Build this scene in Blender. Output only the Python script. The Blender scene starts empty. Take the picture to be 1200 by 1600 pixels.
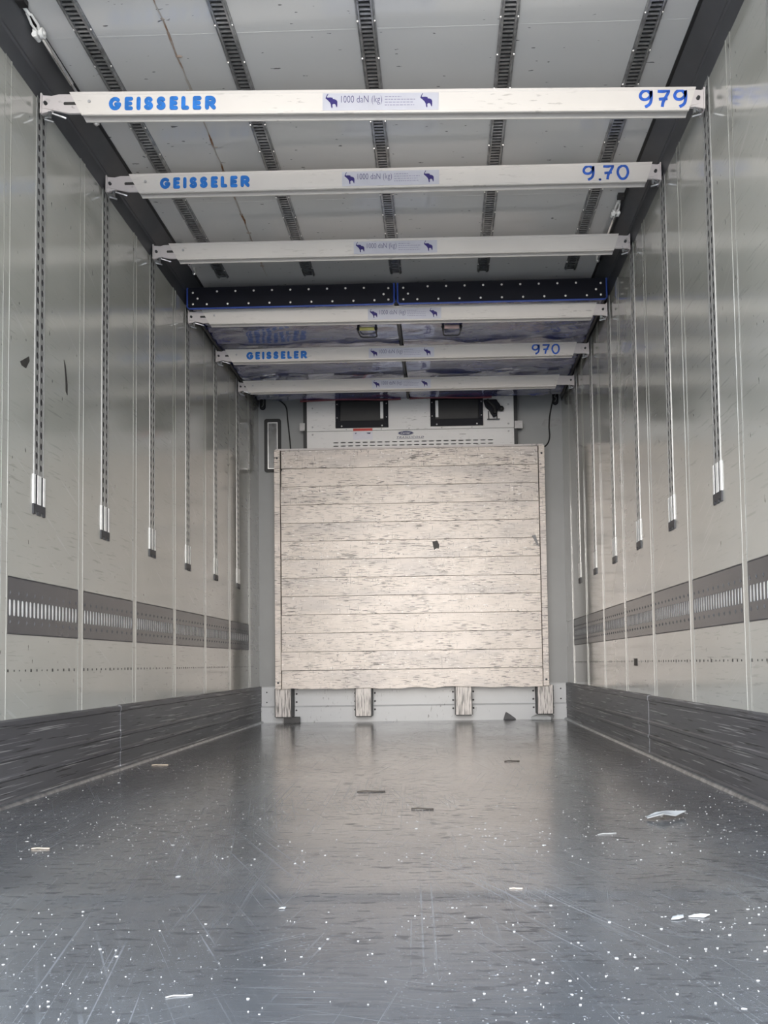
import bpy, bmesh, math, random
from mathutils import Vector, Matrix, noise

SC = bpy.context.scene
COL = SC.collection
R = math.radians

# ------------------------------------------------------------------ camera
# shift-lens camera, measured from the photograph (focal length 1309 px of a 1600 px tall frame)
F, PITCH, YAW, ROLL, SX, SY, CX, CZ = 1309.26, .0491, -.0212, .0145, 61.35, 172.44, .2298, .4525
cam_d = bpy.data.cameras.new('camera'); cam = bpy.data.objects.new('camera', cam_d); COL.objects.link(cam)
cam_d.sensor_fit = 'VERTICAL'; cam_d.sensor_height = 24.0; cam_d.sensor_width = 18.0
cam_d.lens = F / 1600 * 24.0
cam_d.shift_x = -SX / 1600; cam_d.shift_y = SY / 1600
cam_d.clip_start = .02; cam_d.clip_end = 300
cy_, sy_ = math.cos(YAW), math.sin(YAW); cp_, sp_ = math.cos(PITCH), math.sin(PITCH); cr_, sr_ = math.cos(ROLL), math.sin(ROLL)
right0 = Vector((cy_, -sy_, 0)); f0 = Vector((sy_, cy_, 0)); Zv = Vector((0, 0, 1))
fwd = f0 * cp_ + Zv * sp_; up0 = -f0 * sp_ + Zv * cp_
right = right0 * cr_ - up0 * sr_; up = up0 * cr_ + right0 * sr_
M = Matrix((right, up, -fwd)).transposed().to_4x4(); M.translation = Vector((CX, 0, CZ))
cam.matrix_world = M
SC.camera = cam

# ------------------------------------------------------------------ light
SC.view_settings.view_transform = 'Standard'; SC.view_settings.look = 'None'
SC.view_settings.gamma = 1; SC.view_settings.use_curve_mapping = False
SC.view_settings.exposure = 0.0
w = bpy.data.worlds.new('overcast_sky'); SC.world = w; w.use_nodes = True
nt = w.node_tree; bg = nt.nodes['Background']
tc = nt.nodes.new('ShaderNodeTexCoord'); sep = nt.nodes.new('ShaderNodeSeparateXYZ')
nt.links.new(tc.outputs['Generated'], sep.inputs[0])
rp = nt.nodes.new('ShaderNodeValToRGB')
rp.color_ramp.elements[0].position = 0.0; rp.color_ramp.elements[0].color = (1.0, .97, .93, 1)
rp.color_ramp.elements[1].position = 0.7; rp.color_ramp.elements[1].color = (.62, .72, .88, 1)
nt.links.new(sep.outputs['Z'], rp.inputs[0]); nt.links.new(rp.outputs[0], bg.inputs['Color'])
bg.inputs['Strength'].default_value = 8.5
# hazy low sun shining straight in through the open rear doors
sun_d = bpy.data.lights.new('hazy_sun', 'SUN'); sun = bpy.data.objects.new('hazy_sun', sun_d); COL.objects.link(sun)
sun_d.energy = 1.2; sun_d.angle = R(22); sun_d.color = (1, .90, .80)
sun.rotation_euler = (R(90 - 5), 0, R(-1)); sun.location = (0, -6, 3)

# ------------------------------------------------------------------ helpers
class MB:
    def __init__(s): s.v = []; s.f = []; s.mi = []; s.m = 0
    def add(s, vs, fs):
        o = len(s.v); s.v += [tuple(v) for v in vs]
        for f in fs: s.f.append([i + o for i in f]); s.mi.append(s.m)
    def box(s, x0, x1, y0, y1, z0, z1):
        s.add([(x0,y0,z0),(x1,y0,z0),(x1,y1,z0),(x0,y1,z0),(x0,y0,z1),(x1,y0,z1),(x1,y1,z1),(x0,y1,z1)],
              [(0,3,2,1),(4,5,6,7),(0,1,5,4),(1,2,6,5),(2,3,7,6),(3,0,4,7)])
    def prism(s, poly, a, b, ax='y', fn=None):
        """polygon (u,v) extruded from a to b; ax y: (x,z) plane, x: (y,z) plane, z: (x,y) plane"""
        n = len(poly); P = []
        for t in (a, b):
            for u, v in poly:
                P.append({'y': (u, t, v), 'x': (t, u, v), 'z': (u, v, t)}[ax] if fn is None else fn(u, v, t))
        fs = [tuple(range(n))[::-1], tuple(range(n, 2*n))] + [(i, (i+1) % n, n+(i+1) % n, n+i) for i in range(n)]
        s.add(P, fs)
    def cyl(s, p0, p1, r0, r1=None, n=14):
        r1 = r0 if r1 is None else r1
        p0 = Vector(p0); p1 = Vector(p1); d = (p1-p0).normalized()
        a = d.orthogonal().normalized(); b = d.cross(a); P = []
        for p, r in ((p0, r0), (p1, r1)):
            for i in range(n):
                t = 2*math.pi*i/n; P.append(p + (a*math.cos(t) + b*math.sin(t))*r)
        s.add(P, [tuple(range(n))[::-1], tuple(range(n, 2*n))] + [(i, (i+1) % n, n+(i+1) % n, n+i) for i in range(n)])
    def tube(s, pts, r, n=8, closed=False):
        pts = [Vector(p) for p in pts]; m = len(pts); P = []; ref = None
        for k in range(m):
            if closed: d = (pts[(k+1) % m]-pts[k-1]).normalized()
            else: d = (pts[min(k+1, m-1)]-pts[max(k-1, 0)]).normalized()
            if ref is None: ref = d.orthogonal().normalized()
            ref = (ref - d*ref.dot(d)).normalized(); b = d.cross(ref)
            for i in range(n):
                t = 2*math.pi*i/n; P.append(pts[k] + (ref*math.cos(t)+b*math.sin(t))*r)
        fs = []
        for k in range(m if closed else m-1):
            for i in range(n):
                a0 = k*n; b0 = ((k+1) % m)*n
                fs.append((a0+i, a0+(i+1) % n, b0+(i+1) % n, b0+i))
        if not closed: fs += [tuple(range(n))[::-1], tuple(range((m-1)*n, m*n))]
        s.add(P, fs)
    def ball(s, c, r, n=10, m=6, sc=(1,1,1)):
        P = []
        for j in range(1, m):
            a = math.pi*j/m
            for i in range(n):
                t = 2*math.pi*i/n
                P.append((c[0]+r*sc[0]*math.sin(a)*math.cos(t), c[1]+r*sc[1]*math.sin(a)*math.sin(t), c[2]+r*sc[2]*math.cos(a)))
        P += [(c[0], c[1], c[2]+r*sc[2]), (c[0], c[1], c[2]-r*sc[2])]
        T = len(P)-2; fs = []
        for j in range(m-2):
            for i in range(n): fs.append((j*n+i, (j+1)*n+i, (j+1)*n+(i+1) % n, j*n+(i+1) % n))
        for i in range(n):
            fs.append((T, i, (i+1) % n)); fs.append((T+1, (m-2)*n+(i+1) % n, (m-2)*n+i))
        s.add(P, fs)
    def holes(s, u0, u1, v0, v1, us, vs, hw, hh, t0, t1, fn, n=12):
        """plate u0..u1 x v0..v1 from t0 (face) to t1 (back) with a grid of oval holes centred at us x vs"""
        def edges(c, lo, hi):
            e = [lo]
            for a, b in zip(c, c[1:]): e.append((a+b)/2)
            return e+[hi]
        U = edges(us, u0, u1); V = edges(vs, v0, v1)
        for i, uc in enumerate(us):
            for j, vc in enumerate(vs):
                a0, a1, b0, b1 = U[i], U[i+1], V[j], V[j+1]
                out = []; inn = []
                for k in range(n):
                    t = 2*math.pi*(k+.5)/n; c, d = math.cos(t), math.sin(t)
                    m = max(abs(c), abs(d)); sc_, sd_ = c/m, d/m
                    out.append(((a0+a1)/2+sc_*(a1-a0)/2, (b0+b1)/2+sd_*(b1-b0)/2))
                    e = .55
                    q = (abs(c)**(2/e)+abs(d)**(2/e))**(-e/2) if False else 1/m
                    q = min(q, 1.22)
                    inn.append((uc+c*q*hw, vc+d*q*hh))
                # make sure the outer ring has the corners
                for cu, cv in ((a0,b0),(a1,b0),(a1,b1),(a0,b1)):
                    k = min(range(n), key=lambda q_: (out[q_][0]-cu)**2/(a1-a0)**2+(out[q_][1]-cv)**2/(b1-b0)**2)
                    out[k] = (cu, cv)
                P = [fn(u, v, t0) for u, v in out]+[fn(u, v, t0) for u, v in inn]+[fn(u, v, t1) for u, v in inn]
                fs = []
                for k in range(n):
                    l = (k+1) % n
                    fs.append((k, l, n+l, n+k)); fs.append((n+k, n+l, 2*n+l, 2*n+k))
                s.add(P, fs)
        # rim
        c = [(u0,v0),(u1,v0),(u1,v1),(u0,v1)]
        P = [fn(u, v, t0) for u, v in c]+[fn(u, v, t1) for u, v in c]
        s.add(P, [(i, (i+1) % 4, 4+(i+1) % 4, 4+i) for i in range(4)])
    def capsule(s, pts, wd, y):
        """thick painted stroke with round ends in the x-z plane"""
        for (a, c), (b, d) in zip(pts, pts[1:]):
            t = math.atan2(d-c, b-a); r = wd/2
            if math.hypot(b-a, d-c) < 1e-5: continue
            p = [(b+r*math.cos(t-math.pi/2+math.pi*k/6), d+r*math.sin(t-math.pi/2+math.pi*k/6)) for k in range(7)]
            p += [(a+r*math.cos(t+math.pi/2+math.pi*k/6), c+r*math.sin(t+math.pi/2+math.pi*k/6)) for k in range(7)]
            s.lift = getattr(s, 'lift', 0)+.00003      # later strokes lie on earlier ones
            s.prism(p, y-s.lift, y+.0008, 'y')
    def build(s, name, mats, parent=None, smooth=False, bevel=0):
        me = bpy.data.meshes.new(name); me.from_pydata(s.v, [], s.f)
        if not isinstance(mats, (list, tuple)): mats = [mats]
        for m_ in mats: me.materials.append(m_)
        if len(mats) > 1: me.polygons.foreach_set('material_index', s.mi)
        bm = bmesh.new(); bm.from_mesh(me); bmesh.ops.recalc_face_normals(bm, faces=bm.faces); bm.to_mesh(me); bm.free()
        if smooth:
            me.polygons.foreach_set('use_smooth', [True]*len(me.polygons)); me.set_sharp_from_angle(angle=R(40))
        o = bpy.data.objects.new(name, me); COL.objects.link(o)
        if parent is not None: o.parent = parent
        if bevel:
            b = o.modifiers.new('bevel', 'BEVEL'); b.width = bevel; b.segments = 2; b.limit_method = 'ANGLE'
        return o

def thing(name, label, cat, loc=(0,0,0), rot=(0,0,0), group=None):
    o = bpy.data.objects.new(name, None); COL.objects.link(o); o.location = loc; o.rotation_euler = rot
    o.empty_display_size = .05
    return tag(o, label, cat, group)
def tag(o, label, cat, group=None, kind=None):
    o['label'] = label; o['category'] = cat
    if group: o['group'] = group
    o['kind'] = kind or 'thing'
    return o
def struct(o): o['kind'] = 'structure'; return o
def dup(root, loc, label, rot=None, scale=None):
    r = root.copy(); COL.objects.link(r); r.location = loc; r['label'] = label
    if rot: r.rotation_euler = rot
    if scale: r.scale = scale
    for ch in list(root.children):
        c = ch.copy(); COL.objects.link(c); c.parent = r
        for g in list(ch.children):
            d = g.copy(); COL.objects.link(d); d.parent = c
    return r
def text_mesh(name, s, size, mat, parent, loc, width=None, offset=0, shear=0, space=1.0, depth=.0006, height=None):
    cu = bpy.data.curves.new(name, 'FONT'); cu.body = s; cu.size = size; cu.offset = offset; cu.shear = shear
    cu.space_character = space; cu.extrude = depth/2; cu.align_x = 'LEFT'; cu.resolution_u = 4
    t = bpy.data.objects.new(name, cu); COL.objects.link(t)
    bpy.context.view_layer.update()
    me = bpy.data.meshes.new_from_object(t.evaluated_get(bpy.context.evaluated_depsgraph_get()))
    bpy.data.objects.remove(t)
    xs = [v.co.x for v in me.vertices]; ys = [v.co.y for v in me.vertices]
    kx = (width/(max(xs)-min(xs))) if width else 1; ky = (height/(max(ys)-min(ys))) if height else 1
    x0, y0 = min(xs), min(ys)
    for v in me.vertices:
        x, y, z = v.co; v.co = ((x-x0)*kx, -z, (y-y0)*ky)     # stands in the x-z plane, reads from -y
    me.materials.clear(); me.materials.append(mat); me.name = name
    o = bpy.data.objects.new(name, me); COL.objects.link(o); o.parent = parent; o.location = loc
    return o
def smooth_pts(p, k=6):
    out = []
    for i in range(len(p)-1):
        a = p[max(i-1,0)]; b = p[i]; c = p[i+1]; d = p[min(i+2,len(p)-1)]
        for j in range(k):
            t = j/k
            out.append(tuple(.5*((2*b[q])+(-a[q]+c[q])*t+(2*a[q]-5*b[q]+4*c[q]-d[q])*t*t+(-a[q]+3*b[q]-3*c[q]+d[q])*t**3) for q in range(len(b))))
    return out+[tuple(p[-1])]

# ------------------------------------------------------------------ materials
class NT:
    def __init__(s, name):
        s.m = bpy.data.materials.new(name); s.m.use_nodes = True; s.t = s.m.node_tree
        s.b = s.t.nodes['Principled BSDF']; s._c = None
    def n(s, ty, **kw):
        x = s.t.nodes.new(ty)
        for k, v in kw.items(): setattr(x, k, v)
        return x
    def l(s, a, b): s.t.links.new(a, b)
    def co(s):
        if s._c is None:
            tc = s.n('ShaderNodeTexCoord'); oi = s.n('ShaderNodeObjectInfo')
            mu = s.n('ShaderNodeMath', operation='MULTIPLY'); mu.inputs[1].default_value = 41.7
            s.l(oi.outputs['Random'], mu.inputs[0])
            ad = s.n('ShaderNodeVectorMath', operation='ADD')
            s.l(tc.outputs['Object'], ad.inputs[0]); s.l(mu.outputs[0], ad.inputs[1]); s._c = ad.outputs[0]
        return s._c
    def noise(s, scale, detail=3, rot=(0,0,0), rough=.55, dist=0):
        mp = s.n('ShaderNodeMapping'); mp.inputs['Scale'].default_value = scale if isinstance(scale, tuple) else (scale,)*3
        src = s.co()
        if any(rot):
            m0 = s.n('ShaderNodeMapping'); m0.inputs['Rotation'].default_value = rot; s.l(src, m0.inputs[0]); src = m0.outputs[0]
        s.l(src, mp.inputs[0])
        no = s.n('ShaderNodeTexNoise'); no.inputs['Scale'].default_value = 1; no.inputs['Detail'].default_value = detail
        no.inputs['Roughness'].default_value = rough; no.inputs['Distortion'].default_value = dist
        s.l(mp.outputs[0], no.inputs['Vector']); return no.outputs['Fac']
    def ramp(s, fac, pts):
        r = s.n('ShaderNodeValToRGB'); e = r.color_ramp.elements
        while len(e) < len(pts): e.new(.5)
        for el, (p, v) in zip(e, pts):
            el.position = p; el.color = (v, v, v, 1) if not isinstance(v, tuple) else (*v, 1)
        s.l(fac, r.inputs[0]); return r.outputs[0]
    def mul(s, a, b):
        m = s.n('ShaderNodeMath', operation='MULTIPLY'); s.l(a, m.inputs[0])
        if isinstance(b, (int, float)): m.inputs[1].default_value = b
        else: s.l(b, m.inputs[1])
        return m.outputs[0]
    def mix(s, fac, a, b):
        m = s.n('ShaderNodeMix', data_type='RGBA'); s.l(fac, m.inputs[0])
        for v, i in ((a, 6), (b, 7)):
            if isinstance(v, tuple): m.inputs[i].default_value = (*v, 1)
            else: s.l(v, m.inputs[i])
        return m.outputs[2]
    def bump(s, fac, strength, dist, prev=None):
        b = s.n('ShaderNodeBump'); b.inputs['Strength'].default_value = strength; b.inputs['Distance'].default_value = dist
        s.l(fac, b.inputs['Height'])
        if prev: s.l(prev, b.inputs['Normal'])
        return b.outputs[0]
    def done(s, color, rough=.5, metal=0, normal=None, spec=.5, coat=0, coat_rough=.1, coat_ior=1.5):
        i = s.b.inputs
        if isinstance(color, tuple): i['Base Color'].default_value = (*color, 1)
        else: s.l(color, i['Base Color'])
        if isinstance(rough, (int, float)): i['Roughness'].default_value = rough
        else: s.l(rough, i['Roughness'])
        i['Metallic'].default_value = metal; i['Specular IOR Level'].default_value = spec
        i['Coat Weight'].default_value = coat; i['Coat Roughness'].default_value = coat_rough; i['Coat IOR'].default_value = coat_ior
        if normal: s.l(normal, i['Normal'])
        return s.m
def plain(name, c, rough=.5, metal=0, var=.12, scale=18, spec=.5):
    t = NT(name); f = t.noise(scale, 4)
    col = t.mix(t.ramp(f, [(.35, 0.0), (.7, 1.0)]), tuple(v*(1-var) for v in c), tuple(min(1, v*(1+var)) for v in c))
    return t.done(col, rough, metal, spec=spec)
MT = {}
# walls: off-white glass-fibre panels, scuffed along the load direction
t = NT('grp_wall')
c = t.mix(t.ramp(t.noise((1.2, .8, 1.6), 3), [(.3, 0.0), (.7, 1.0)]), (.335, .335, .302), (.395, .395, .362))
c = t.mix(t.mul(t.ramp(t.noise((40, 7, 95), 3), [(.60, 0.0), (.68, 1.0)]), t.ramp(t.noise((2, 1.5, 2), 2), [(.4, .05), (.65, .55)])), c, (.20, .20, .185))
c = t.mix(t.mul(t.ramp(t.noise((60, 3, 60), 2, rot=(R(28), 0, 0)), [(.64, 0.0), (.72, 1.0)]), .22), c, (.52, .52, .49))
c = t.mix(t.ramp(t.noise((30, 60, 22), 2), [(.715, 0.0), (.735, 1.0)]), c, (.07, .07, .065))
b = t.bump(t.noise((1, 1.7, 1.2), 2), .45, .012)
b = t.bump(t.noise((40, 9, 26), 3), .25, .002, b)
MT['wall'] = t.done(c, t.ramp(t.noise(5, 3), [(.3, .10), (.7, .20)]), normal=b, spec=1, coat=.8, coat_rough=.1)
t = NT('grp_ceiling')
c = t.mix(t.ramp(t.noise((.9, .9, 1), 3), [(.3, 0.0), (.7, 1.0)]), (.54, .535, .52), (.62, .615, .60))
c = t.mix(t.ramp(t.noise((22, 60, 10), 2), [(.72, 0.0), (.745, 1.0)]), c, (.12, .12, .12))
MT['ceiling'] = t.done(c, .16, spec=.9, normal=t.bump(t.noise((1, .8, 1), 2), .4, .01))
t = NT('worn_dark_floor')
c = t.mix(t.ramp(t.noise((1.1, .7, 1), 4), [(.3, 0.0), (.7, 1.0)]), (.05, .053, .057), (.095, .10, .105))
c = t.mix(t.mul(t.ramp(t.noise((2.4, 1.5, 1), 5, dist=.6), [(.52, 0.0), (.72, 1.0)]), .5), c, (.17, .175, .18))
wear = None
def mx(a_, b_):
    m_ = t.n('ShaderNodeMath', operation='MAXIMUM'); t.l(a_, m_.inputs[0]); t.l(b_, m_.inputs[1]); return m_.outputs[0]
for k, (rz, sc, lo, wt) in enumerate(((20, (2.2, 230, 1), .62, .5), (-35, (2.6, 240, 1), .63, .45), (78, (1.4, 240, 1), .60, .6), (64, (1.6, 200, 1), .61, .7), (100, (1.6, 220, 1), .61, .5), (88, (1.1, 260, 1), .59, .5), (3, (4, 260, 1), .60, .4))):
    s_ = t.ramp(t.noise(sc, 2, rot=(0, 0, R(rz)), dist=.25), [(lo, 0.0), (lo+.07, 1.0)])
    wt *= .62
    f_ = t.mul(t.mul(s_, t.ramp(t.noise((1.7+k*.3, 1.3, 1), 3), [(.44, 0.0), (.66, 1.0)])), wt)
    wear = f_ if wear is None else mx(wear, f_)
dust = t.mul(t.ramp(t.noise((150, 190, 1), 2), [(.66, 0.0), (.71, 1.0)]), t.ramp(t.noise((2.6, 2, 1), 3), [(.38, .05), (.62, .9)]))
grit = t.mul(t.ramp(t.noise((22, 75, 1), 4), [(.56, 0.0), (.66, 1.0)]), t.ramp(t.noise((1.5, 1.1, 1), 2), [(.35, .2), (.65, .9)]))
wear = mx(wear, dust)
c = t.mix(wear, c, (.30, .31, .32))
c = t.mix(grit, c, (.028, .028, .03))
dull = mx(wear, t.mul(grit, .7))
rr = t.mix(dull, t.ramp(t.noise((3, 2, 1), 4), [(.3, .15), (.7, .27)]), (.6, .6, .6))
b = t.bump(t.noise((7, 55, 1), 3), .3, .002)
b = t.bump(t.noise((1.2, 3.2, 1), 2), .35, .006, b)
MT['floor'] = t.done(c, rr, normal=b, spec=1.0, coat=.7, coat_rough=.17)
t.l(t.ramp(dull, [(.0, .75), (.9, .0)]), t.b.inputs['Coat Weight'])
t.l(t.mix(t.noise((5, 4, 1), 4), (.10, .10, .10), (.30, .30, .30)), t.b.inputs['Coat Roughness'])
t = NT('scuffed_skirting')
c = t.mix(t.ramp(t.noise((2, .8, 4), 3), [(.3, 0.0), (.7, 1.0)]), (.10, .10, .11), (.18, .18, .19))
c = t.mix(t.mul(t.ramp(t.noise((30, 2.2, 130), 2), [(.61, 0.0), (.66, 1.0)]), .75), c, (.5, .5, .5))
c = t.mix(t.ramp(t.noise((30, 4, 120), 3), [(.61, 0.0), (.67, 1.0)]), c, (.04, .04, .04))
MT['skirt'] = t.done(c, .42, .55, normal=t.bump(t.noise((20, 4, 80), 2), .25, .002))
MT['cant'] = plain('dark_grey_cant_rail', (.075, .077, .083), .42, .3, .15, 4)
MT['galv'] = plain('galvanised_steel', (.36, .37, .38), .34, .85, .3, 30)
MT['galv_dark'] = plain('dull_zinc', (.09, .094, .098), .42, .8, .35, 24)
MT['rail'] = plain('rail_aluminium', (.40, .40, .39), .4, .6, .12, 30)
MT['plate'] = plain('lashing_plate_steel', (.085, .087, .095), .22, .25, .06, 5, spec=1)
MT['sheen_sticker'] = plain('reflective_sticker', (.56, .56, .615), .3, .3, .03)
MT['alu'] = plain('bare_aluminium', (.72, .72, .72), .32, .8, .08, 20)
MT['chrome'] = plain('bright_rod', (.8, .8, .8), .16, .9, .05, 20)
MT['white_strip'] = plain('white_plastic', (.82, .81, .78), .4)
MT['black'] = plain('black_rubber', (.014, .014, .015), .5)
MT['dark'] = plain('dark_grey_plastic', (.05, .05, .055), .5)
MT['front'] = plain('grey_front_wall', (.27, .275, .275), .4, 0, .05, 3)
MT['post'] = plain('grey_fitting', (.45, .44, .44), .4, .4, .1, 30)
def painted(name, c, fleck, amt, rough=.38, axis=(14, 30, 120)):
    t = NT(name)
    col = t.mix(t.ramp(t.noise((3, 3, 5), 3), [(.3, 0.0), (.7, 1.0)]), tuple(v*.93 for v in c), c)
    col = t.mix(t.mul(t.ramp(t.noise(axis, 3), [(.62, 0.0), (.68, 1.0)]), t.ramp(t.noise((3, 3, 6), 2), [(.45, 0.0), (.7, amt)])), col, fleck)
    return t.done(col, rough)
MT['beam'] = painted('beam_white_anodised', (.65, .615, .575), (.2, .18, .16), .6, .38, (16, 30, 90))
MT['beam_end'] = painted('beam_bracket_steel', (.56, .52, .51), (.2, .18, .18), .8, .4, (40, 40, 60))
MT['unit'] = painted('unit_white_paint', (.70, .69, .68), (.25, .24, .23), .7, .35, (18, 30, 90))
MT['kick'] = painted('kick_plate_paint', (.54, .55, .56), (.12, .12, .12), 1.0, .4, (70, 30, 22))
# bulkhead boards
t = NT('scuffed_white_board')
c = t.mix(t.ramp(t.noise((2.5, 2, 8), 3), [(.3, 0.0), (.7, 1.0)]), (.60, .535, .48), (.735, .66, .60))
c = t.mix(t.mul(t.ramp(t.noise((1.6, 2, 6), 3), [(.47, 0.0), (.66, 1.0)]), .55), c, (.44, .41, .40))
c = t.mix(t.mul(t.ramp(t.noise((13, 3, 150), 3), [(.545, 0.0), (.625, 1.0)]), t.ramp(t.noise((3, 2, 7), 3), [(.36, .12), (.56, 1.0)])), c, (.10, .085, .075))
c = t.mix(t.mul(t.ramp(t.noise((45, 3, 70), 3), [(.62, 0.0), (.67, 1.0)]), t.ramp(t.noise((5, 2, 5), 2), [(.45, .0), (.6, .9)])), c, (.16, .14, .13))
c = t.mix(t.mul(t.ramp(t.noise((160, 3, 13), 2), [(.67, 0.0), (.71, 1.0)]), .8), c, (.2, .18, .17))
c = t.mix(t.mul(t.ramp(t.noise((30, 3, 120), 2), [(.66, 0.0), (.7, 1.0)]), .8), c, (.95, .93, .9))
MT['board'] = t.done(c, .36, normal=t.bump(t.noise((14, 4, 60), 3), .25, .003))
t = NT('ribbed_block')
c = t.mix(t.ramp(t.noise((140, 8, 9), 3), [(.48, 0.0), (.62, 1.0)]), (.62, .58, .55), (.15, .14, .13))
MT['block'] = t.done(c, .4)
# blue pvc
t = NT('blue_pvc')
c = t.mix(t.ramp(t.noise((3, 3, 3), 4), [(.35, 0.0), (.7, 1.0)]), (.014, .024, .13), (.04, .055, .22))
c = t.mix(t.mul(t.ramp(t.noise((5, 9, 5), 5, dist=1.2), [(.5, 0.0), (.6, 1.0)]), .22), c, (.26, .27, .36))  # silvery reflections on the creases, mottled into the fabric colour
MT['pvc'] = t.done(c, .25, spec=1, coat=1, coat_rough=.07, coat_ior=1.65, normal=t.bump(t.noise((9, 16, 6), 3, dist=1), .9, .02))
MT['pvc_edge'] = plain('blue_piping', (.02, .05, .25), .3)
MT['header'] = plain('black_header_strip', (.006, .0065, .011), .5, spec=.2)
MT['rivet'] = plain('bright_rivet', (.75, .73, .7), .3, .6)
MT['letter'] = plain('blue_stencil_paint', (.014, .15, .50), .5, 0, .2, 40)
MT['marker'] = plain('blue_marker', (.02, .10, .47), .5, 0, .3, 60)
MT['sticker'] = MT['sheen_sticker']
MT['ink'] = plain('violet_ink', (.022, .013, .13), .5)
MT['ink_grey'] = plain('grey_ink', (.30, .29, .40), .5)
MT['navy'] = plain('navy_badge', (.02, .025, .09), .4)
MT['white'] = plain('white_print', (.85, .85, .85), .4)
MT['red'] = plain('red_tag', (.5, .05, .04), .5)
MT['darkred'] = plain('dark_red_hem', (.16, .02, .03), .5)
MT['yellow'] = plain('yellow_grip', (.85, .78, .25), .4)
MT['pink'] = plain('pale_pink_grip', (.9, .62, .58), .4)
t = NT('rust_streak')
c = t.mix(t.ramp(t.noise((8, 7, 1), 3), [(.42, 0.0), (.6, 1.0)]), (.40, .37, .33), (.20, .085, .03))
MT['rust'] = t.done(c, .7)
MT['paper'] = plain('crumpled_paper', (.40, .41, .41), .6)
MT['chip'] = plain('pale_chip', (.46, .455, .44), .7)
MT['wood'] = plain('wood_splinter', (.55, .46, .36), .8)
MT['twig'] = plain('dark_splinter', (.06, .05, .04), .8)
MT['tape'] = plain('dark_tape', (.035, .033, .03), .6, 0, .3, 60)
MT['ground'] = plain('yard_asphalt', (.42, .405, .385), .9, 0, .2, 3)

# ------------------------------------------------------------------ setting
W, YR, YE, HC = 1.23, .80, 6.697, 2.69       # half width, rear edge, front wall, ceiling height
E0, E1 = .575, .767                            # lashing band
mb = MB(); prof = [(YR, -.12), (YR, 0)]
for k in range(31):            # shallow raised joint across the floor
    y = 1.60+.30*k/30; a_ = min(1, (y-1.60)/.09); b_ = min(1, max(0, (1.90-y)/.21))
    sm = lambda q: q*q*(3-2*q)
    prof.append((y, .0030*min(sm(a_), sm(b_))))
prof += [(YE+.06, 0), (YE+.06, -.12)]
mb.prism(prof, -1.3, 1.3, 'x'); struct(mb.build('floor', MT['floor'], smooth=True))
mb = MB(); mb.box(-25, 25, -14, 20, -1.3, -1.2); struct(mb.build('ground', MT['ground']))
mb = MB(); mb.box(-1.3, 1.3, YR, YE+.06, HC, HC+.08)
for k in range(-2, 2):
    y = 2.845+1.075*k
    if YR < y < YE: mb.box(-1.14, 1.14, y-.003, y+.003, HC-.0005, HC+.001)
ceil_o = struct(mb.build('ceiling', MT['ceiling']))
# rusted joint line in the ceiling with its fastener stains
mb = MB(); rnd = random.Random(4)
yy = YR+.05
pts = []
while yy < 4.72:
    pts.append((-.70-.043*(yy-2.687)/2.07+rnd.uniform(-.003, .003), yy)); yy += .06
for (x0, y0), (x1, y1) in zip(pts, pts[1:]):
    h = rnd.uniform(.0025, .005); z0 = HC-.0015
    mb.add([(x0-h, y0, z0), (x0+h, y0, z0), (x1+h, y1, z0), (x1-h, y1, z0), (x0-h, y0, HC), (x0+h, y0, HC), (x1+h, y1, HC), (x1-h, y1, HC)],
           [(0,1,2,3), (4,5,6,7), (0,1,5,4), (2,3,7,6), (1,2,6,5), (3,0,4,7)])
for x, y in pts[2::3]:
    mb.ball((x+rnd.choice((-.012, .0, .008)), y, HC), rnd.uniform(.006, .011), 8, 4, (1.3, .8, .3))
o = mb.build('ceiling_joint', MT['rust'], ceil_o); o['label'] = 'rust-stained joint line'

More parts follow.
